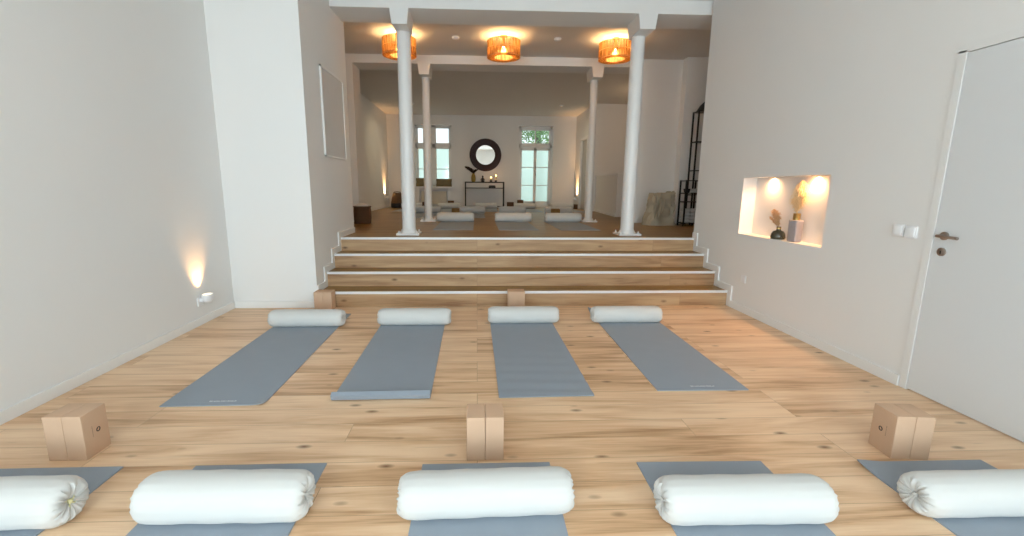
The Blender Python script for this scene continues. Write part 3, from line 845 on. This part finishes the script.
w = bpy.data.objects.new('door_2', None); COL.objects.link(w); struct(w); w.location = (DW[0], YF + .24, DW[2])
W_, H_ = DW[1] - DW[0], DW[3] - DW[2]
f = MB(); TZ = 1.90
for x0, x1, z0, z1 in ((0, .07, 0, H_), (W_ - .07, W_, 0, H_), (0, W_, 0, .05), (0, W_, H_ - .08, H_), (0, W_, TZ, TZ + .11)): f.box(x0, x1, -.04, .04, z0, z1, .004)
f.build('door_frame', M['trim'], w)
lw = (W_ - .14) / 2
for cx in (.07, .07 + lw):
    s = MB()
    for x0, x1, z0, z1 in ((0, .05, 0, TZ - .06), (lw - .05, lw, 0, TZ - .06), (0, lw, 0, .09), (0, lw, TZ - .14, TZ - .06), (0, lw, .61, .635), (0, lw, 1.20, 1.225)):
        s.box(cx + x0 + .001, cx + x1 - .001, -.055, -.015, .055 + z0, .055 + z1, .003)
    s.build('door_leaf', M['trim'], w)
s = MB()
for x0, x1, z0, z1 in ((.07, .11, TZ + .11, H_ - .08), (W_ - .11, W_ - .07, TZ + .11, H_ - .08), (.07, W_ - .07, TZ + .11, TZ + .15), (.07, W_ - .07, H_ - .12, H_ - .08), (W_ / 2 - .018, W_ / 2 + .018, TZ + .11, H_ - .08)): s.box(x0, x1, -.05, -.015, z0, z1, .003)
s.build('transom_sash', M['trim'], w)
MB().box(.04, W_ - .04, -.004, .004, .03, TZ + .02).build('lower_glass', M['frost'], w)
MB().box(.04, W_ - .04, -.004, .004, TZ + .05, H_ - .04).build('transom_glass', M['clear'], w)
hd = MB(); hd.box(W_ / 2 + .015, W_ / 2 + .035, -.068, -.055, 1.0, 1.14, .003).tube([(W_ / 2 + .025, -.06, 1.08), (W_ / 2 + .025, -.10, 1.08), (W_ / 2 + .025, -.102, 1.0)], .007, 8); hd.build('door_handle', M['steel'], w)

# side door in the far right wall
w = bpy.data.objects.new('door_3', None); COL.objects.link(w); struct(w); w.location = (3.25, (DR[0] + DR[1]) / 2, FL)
hy, hz = (DR[1] - DR[0]) / 2, DR[3] - FL
f = MB()
for s in (-1, 1):
    a, b = sorted((s * (hy - .02), s * (hy + .05))); f.box(-.018, .10, a, b, 0, hz - .003, .002)
f.box(-.018, .10, -hy - .05, hy + .05, hz - .02, hz + .05, .002); f.build('door_frame', M['trim'], w)
MB().box(.045, .085, -hy + .022, hy - .022, .008, hz - .022).build('door_leaf', plain('grey_white_door_paint', (.55, .53, .50), .5), w)
hd = MB(); hd.tube([(.045, -hy + .09, 1.02), (.0, -hy + .09, 1.02), (-.004, -hy + .20, 1.02)], .009, 8); hd.build('door_handle', M['steel'], w)

# ------------------------------------------------------------------ mirror
t = thing('round_mirror', 'round mirror with a broad dark brown frame on the far wall above the console', 'mirror', (.278, YF - .008, 2.385)); t.rotation_euler = (math.radians(.6), 0, 0)
m = MB(); m.lathe([(.518, 0), (.522, -.02), (.505, -.045), (.42, -.052), (.335, -.045), (.312, -.025), (.308, -.004)], 64, axis='y', cap=False); mf = m.build('mirror_frame', M['darkwood'], t, smooth=True)
m = MB()
for q in range(72):
    a = 2 * PI * q / 72
    m.tube([(.325 * math.cos(a), -.048, .325 * math.sin(a)), (.42 * math.cos(a), -.054, .42 * math.sin(a)), (.512 * math.cos(a), -.045, .512 * math.sin(a))], .008, 5)
m.build('frame_weave', M['darkwood'], mf, smooth=True)
m = MB(); m.lathe([(.312, -.006), (.312, -.012)], 64, axis='y'); m.build('mirror_glass', M['mirror'], t)

# ------------------------------------------------------------------ console with its things
CX, CYY, CTOP = .245, 14.50, .835
t = thing('console_table', 'slim black metal console table under the round mirror', 'console table', (CX, CYY, FL))
hw_, hd_ = .635, .15
MB().box(-hw_, hw_, -hd_, hd_, CTOP - .034, CTOP, .003).build('table_top', M['black'], t)
MB().box(-hw_ + .012, hw_ - .012, -hd_ + .01, hd_ - .01, .622, .648, .002).build('shelf', M['black'], t)
for sx in (-1, 1):
    for sy in (-1, 1):
        a, b = sorted((sx * hw_, sx * (hw_ - .034))); c, e_ = sorted((sy * hd_, sy * (hd_ - .034)))
        MB().box(a, b, c, e_, 0, CTOP - .034, .002).build('leg', M['black'], t)
    a, b = sorted((sx * hw_ * .998, sx * (hw_ - .024)))
    MB().box(a, b, -hd_ + .02, hd_ - .02, .03, .055).build('side_rail', M['black'], t)
MB().box(-hw_ + .02, hw_ - .02, hd_ - .022, hd_ - .002, .03, .055).build('back_rail', M['black'], t)
TT = FL + CTOP
t = thing('golden_vase', 'golden vase at the left end of the black console', 'vase', (-.115, CYY, TT))
MB().lathe([(.045, 0), (.065, .03), (.072, .12), (.060, .20), (.040, .235), (.050, .265), (.044, .265), (.036, .235)], 24, cap=False).lathe([(.045, 0), (.001, .001)], 24).build('vase_body', plain('mustard_glaze', (.34, .22, .04), .35), t, smooth=True)
t = thing('dried_bouquet', 'dark dried flower bunch leaning out of the golden vase', 'dried flowers', (-.115, CYY, TT + .26))
k = MB()
for i in range(9): k.tube([(0, 0, -.2), (random.uniform(-.02, .02), 0, .02), (-.16 + i * .035, random.uniform(-.05, .05), .10 + random.uniform(0, .08))], .004, 5)
k.build('stems', M['dried_dark'], t)
k = MB(); plume(k, (0, 0, 0), (-.24, 0, .22), .075, 170, rn, rad=.007); plume(k, (0, 0, 0), (.10, 0, .12), .06, 90, rn, rad=.006); plume(k, (0, 0, 0), (-.12, 0, .16), .07, 110, rn, rad=.007)
k.build('flower_heads', M['dried_dark'], t)
t = thing('figurine', 'small dark seated figurine in the middle of the console', 'figurine', (.185, CYY, TT))
k = MB(); k.lathe([(.052, 0), (.055, .012), (.040, .03), (.034, .05), (.042, .085), (.036, .115), (.016, .130), (.014, .138), (.026, .152), (.028, .170), (.018, .188), (.006, .196), (.001, .198)], 20)
k.tube([(.045, 0, .10), (.06, -.02, .06), (.02, -.05, .035)], .011, 6); k.tube([(-.045, 0, .10), (-.06, -.02, .06), (-.02, -.05, .035)], .011, 6)
k.tube([(.05, 0, .018), (.03, -.05, .014), (-.03, -.055, .014), (-.05, 0, .018)], .014, 6)
k.build('figure', M['ink'], t, smooth=True)
def candle(x, hh, lb):
    t = thing('candle', lb, 'candle', (x, CYY - .01, TT), 0, 'lit candles on the console')
    MB().lathe([(.055, 0), (.060, .008), (.030, .014), (.028, .035), (.052, .045), (.052, .052), (.03, .052)], 20).build('holder', M['ink'], t, smooth=True)
    MB().lathe([(.032, .05), (.032, .05 + hh), (.028, .052 + hh), (.001, .048 + hh)], 18).build('wax', M['candle'], t, smooth=True)
    MB().lathe([(.002, .052 + hh), (.014, .068 + hh), (.013, .080 + hh), (.005, .10 + hh), (.001, .115 + hh)], 10).build('flame', M['flame'], t, smooth=True)
    light('candle_light', 'POINT', (x, CYY - .01, TT + .09 + hh), 1.6, (1, .5, .18), shadow_soft_size=.012)
candle(.452, .06, 'shorter lit candle in a dark holder on the console')
candle(.612, .12, 'taller lit candle in a dark holder at the right of the console')
t = tag(MB().box(-.11, .11, -.07, .07, 0, .055, .006).box(-.10, .09, -.06, .06, .055, .075, .004).build('book_stack', M['ink'], None, loc=(.49, CYY, FL + .648)), 'small dark box lying on the lower shelf of the console', 'box')
t.name = 'dark_box'

# ------------------------------------------------------------------ baskets
t = thing('wicker_lantern', 'brown wicker lantern with dark base in the far left corner', 'lantern', (-2.52, 14.20, FL))
MB().lathe([(.17, 0), (.20, .02), (.205, .12), (.195, .15), (.001, .15)], 28).build('base', M['black'], t, smooth=True)
MB().lathe([(.195, .15), (.20, .17), (.165, .33), (.125, .46), (.115, .475), (.105, .47), (.15, .33), (.18, .18)], 32, cap=False).build('basket_body', M['basket2'], t, smooth=True)
k = MB(); k.tube([(-.115, 0, .46), (-.10, 0, .49), (0, 0, .51), (.10, 0, .49), (.115, 0, .46)], .010, 8); k.build('handle', M['basket2'], t, smooth=True)
t = thing('woven_basket', 'dark woven basket standing behind the left wall of the steps', 'basket', (-2.04, 7.98, FL))
MB().lathe([(.130, 0), (.145, .01), (.152, .12), (.150, .24), (.145, .30), (.138, .305), (.136, .25), (.130, .03), (.001, .025)], 36, cap=False).lathe([(.13, 0), (.001, 0)], 36).build('basket_body', M['basket'], t, smooth=True)
k = MB(); k.tube([(.147 * math.cos(a * PI / 18), .147 * math.sin(a * PI / 18), .303) for a in range(37)], .011, 8); k.build('rim', M['basket'], t, smooth=True)
c = thing('folded_cloth', 'white cloth heaped on top of the dark woven basket', 'cloth', (-2.04, 7.98, FL + .285))
k = MB()
bm = k.bm; G = []
for i in range(19):
    row = []
    for j in range(19):
        u, v = i / 9 - 1, j / 9 - 1; rr = math.hypot(u, v)
        s_ = 1 if rr < 1 else 1 / rr
        u2, v2 = u * s_, v * s_
        h = .075 * math.sqrt(max(0, 1 - min(1, u2 * u2 + v2 * v2))) + .018 * noise.noise(Vector((u * 3, v * 3, 1)))
        row.append(bm.verts.new((u2 * .138, v2 * .138, h)))
    G.append(row)
for i in range(18):
    for j in range(18): bm.faces.new((G[i][j], G[i + 1][j], G[i + 1][j + 1], G[i][j + 1]))
k.build('cloth_fabric', M['cloth'], c, smooth=True)

# ------------------------------------------------------------------ canvas sack
t = thing('canvas_sack', 'crumpled beige canvas sack on the rear floor beside the black rack', 'sack', (3.31, 7.92, FL), .12)
m = MB(); bm = m.bm; rings = []
SG = 56
for i in range(26):
    f = i / 25.0; z = .58 * min(1, f * 1.08)
    if f > .93: z = .58 - (f - .93) * .9
    wx = (.29 - .085 * f - .02 * math.sin(PI * f)) * (1 if f <= .93 else 1 - (f - .93) * 6)
    wy = (.21 - .05 * f) * (1 if f <= .93 else 1 - (f - .93) * 6)
    ring = []
    for k_ in range(SG):
        a = 2 * PI * k_ / SG; c_, s_ = math.cos(a), math.sin(a); zt = z * (1 + .04 * c_)
        x = math.copysign(abs(c_) ** .6, c_) * wx; y = math.copysign(abs(s_) ** .6, s_) * wy
        nn = noise.noise(Vector((c_ * 1.6, s_ * 1.6, f * 3.2))) * .06 + (.5 - abs(noise.noise(Vector((c_ * 3.4 + f, s_ * 3.4, f * 2.2 + 3))))) * .10 - .045
        nn *= min(1, f * 4 + .25)
        ring.append(bm.verts.new((x + c_ * nn + .03 * f, y + s_ * nn, max(0, zt + (noise.noise(Vector((c_ * 2, s_ * 2, 9))) * .05 * f if i > 2 else 0)))))
    rings.append(ring)
for i in range(25):
    for k_ in range(SG): bm.faces.new((rings[i][k_], rings[i][(k_ + 1) % SG], rings[i + 1][(k_ + 1) % SG], rings[i + 1][k_]))
bm.faces.new(rings[0]); bm.faces.new(rings[-1])
m.build('sack_body', M['sack'], t, smooth=True)
k = MB(); pts = [(-.12 + .10 * (i / 10), -.205 - .012 * math.sin(PI * i / 10), .47 - .24 * math.sin(PI * i / 10)) for i in range(11)]
k.tube(pts, .011, 6); k.build('strap', M['sack'], t, smooth=True)

# ------------------------------------------------------------------ black racks
def rack(loc, w, dpt, h, shelves, label, bar=.012):
    t = thing('shelf_rack', label, 'rack', loc, 0)
    for x in (0, w):
        for y in (0, dpt):
            MB().box(x - bar, x + bar, y - bar, y + bar, 0, h).build('post', M['black'], t)
    for z in shelves:
        s = MB(); s.box(bar, w - bar, -bar, dpt + bar, z - .012, z, 0)
        s.box(-bar * .9, bar, bar, dpt - bar, z - .018, z).box(w - bar, w + bar * .9, bar, dpt - bar, z - .018, z)
        s.build('shelf', M['black'], t)
    return t
rack((3.885, 7.90, FL), .60, .20, 2.00, (.10, .55, .98, 1.48, 1.995), 'tall black metal rack behind the right wall end')
rack((3.62, 7.60, FL), .27, .22, .80, (.06, .43, .58, .795), 'low black metal rack in front of the tall rack')
t = thing('conical_shade', 'dark pointed conical shade lying on the tall black rack', 'shade', (4.04, 7.98, FL + 1.996))
MB().lathe([(.15, 0), (.155, .006), (.10, .10), (.03, .17), (.012, .185), (.001, .187)], 28).build('cone', M['ink'], t, smooth=True)
MB().lathe([(.010, .184), (.012, .20), (.001, .205)], 10).build('tip', M['ink'], t, smooth=True)
for i, (x, z, lb) in enumerate(((3.692, .061, 'white folded towel pile, left on the low rack'), (3.816, .061, 'white folded towel pile, right on the low rack'))):
    t = thing('towel_stack', lb, 'towels', (x, 7.71, FL + z), 0, 'towels on the low rack')
    for q in range(4):
        MB().box(-.052, .052, -.09, .09, q * .062, q * .062 + .059, .022, 3).build('towel', M['cloth'], t, smooth=True)
for x, lb in ((3.69, 'dark shoe-like bundle on the middle of the low rack'), (3.82, 'grey bowl on the middle of the low rack')):
    t = thing('storage_bowl', lb.replace('shoe-like bundle', 'bowl'), 'bowl', (x, 7.71, FL + .581), 0, 'bowls on the low rack')
    MB().lathe([(.03, 0), (.045, .006), (.056, .05), (.058, .07), (.052, .068), (.04, .015), (.001, .012)], 24, cap=False).lathe([(.03, 0), (.001, 0)], 24).build('bowl_body', M['ink'] if x < 3.8 else M['cloth'], t, smooth=True)

# ------------------------------------------------------------------ outside the far windows
struct(MB().box(-8, 12, YF + .36, 32, FL - .3, FL - .06).build('ground', M['terrace']))
t = thing('balcony_railing', 'metal railing with upright bars outside the balcony door', 'railing', (1.94, YF + .75, FL - .06))
k = MB(); k.box(-1.0, 1.0, -.02, .02, .98, 1.01).box(-1.0, 1.0, -.015, .015, .08, .10); k.build('rail', M['terrace'], t)
k = MB()
for i in range(21): k.box(-1 + i * .1 - .006, -1 + i * .1 + .006, -.006, .006, 0, .98)
k.build('bars', M['terrace'], t)
t = thing('tree', 'leafy green tree seen through the top of the balcony door', 'tree', (2.9, 21.0, FL - .06))
MB().tube([(0, 0, 0), (.05, 0, 1.6), (-.05, .1, 3.0), (.0, 0, 4.2)], .16, 10, [1.2, 1, .8, .4]).build('trunk', M['bark'], t, smooth=True)
k = MB()
for i in range(5200):
    c_ = random.choice(((0, 0, 4.2, 1.7), (-1.3, .3, 3.7, 1.2), (1.4, .2, 3.9, 1.2), (.3, -.6, 3.3, 1.1)))
    d_ = Vector((random.gauss(0, 1), random.gauss(0, 1), random.gauss(0, 1))).normalized() * c_[3] * random.uniform(.55, 1)
    p = Vector(c_[:3]) + d_
    u = Vector((random.gauss(0, 1), random.gauss(0, 1), random.gauss(0, 1))).normalized(); v = u.orthogonal().normalized()
    s_ = random.uniform(.05, .10)
    k.bm.faces.new([k.bm.verts.new(p + u * s_), k.bm.verts.new(p + v * s_ * .5), k.bm.verts.new(p - u * s_), k.bm.verts.new(p - v * s_ * .5)])
k.build('crown', M['leaf'], t)

# ------------------------------------------------------------------ light
wd = bpy.data.worlds.new('sky'); SC.world = wd; wd.use_nodes = True
bg = wd.node_tree.nodes['Background']; bg.inputs[0].default_value = (.86, .95, 1.0, 1); bg.inputs[1].default_value = 1.3
for i, (a, b) in enumerate(BW):
    l = light('window_daylight', 'AREA', ((a + b) / 2, YB - .36, 1.65), 118 * (b - a) / 1.26, (.79, .89, 1.0), shape='RECTANGLE', size=b - a, size_y=2.6)
    l.rotation_euler = (math.radians(90), 0, 0)
# warm downlights of the rear room (its two ceiling spots)
for x in (-1.80, 2.38):
    light('ceiling_spot_light', 'SPOT', (x, 12.9, CE - .05), 42, (1, .78, .48), spot_size=3.1, spot_blend=1.0, shadow_soft_size=.04)

light('stairwell_fill', 'POINT', (4.15, 10.6, 3.35), 9, (1, .66, .38), shadow_soft_size=.08)  # added unseen fill, warms the wall above the parapet

# ------------------------------------------------------------------ camera
f, pi_, ya, ro, cx, cy = 439.72, 10.255, 2.408, .358, 495.28, 267.34
a, b, c = map(math.radians, (pi_, ya, ro))
F = Vector((math.sin(b) * math.cos(a), math.cos(b) * math.cos(a), -math.sin(a)))
R0 = Vector((math.cos(b), -math.sin(b), 0)); U0 = R0.cross(F)
R = R0 * math.cos(c) + U0 * math.sin(c); U = -R0 * math.sin(c) + U0 * math.cos(c)
cd = bpy.data.cameras.new('camera'); co = bpy.data.objects.new('camera', cd); COL.objects.link(co)
mw = Matrix((R, U, -F)).transposed().to_4x4(); mw.translation = (0, 0, H); co.matrix_world = mw
cd.sensor_fit = 'HORIZONTAL'; cd.sensor_width = 36; cd.lens = f / 1024 * 36
cd.shift_x = (512 - cx) / 1024; cd.shift_y = (cy - 268) / 1024; cd.clip_start = .02; cd.clip_end = 100
SC.camera = co
vs = SC.view_settings
SC.display_settings.display_device = 'sRGB'
vs.view_transform = 'Standard'; vs.look = 'None'; vs.gamma = 1; vs.use_curve_mapping = False; vs.exposure = 0.25
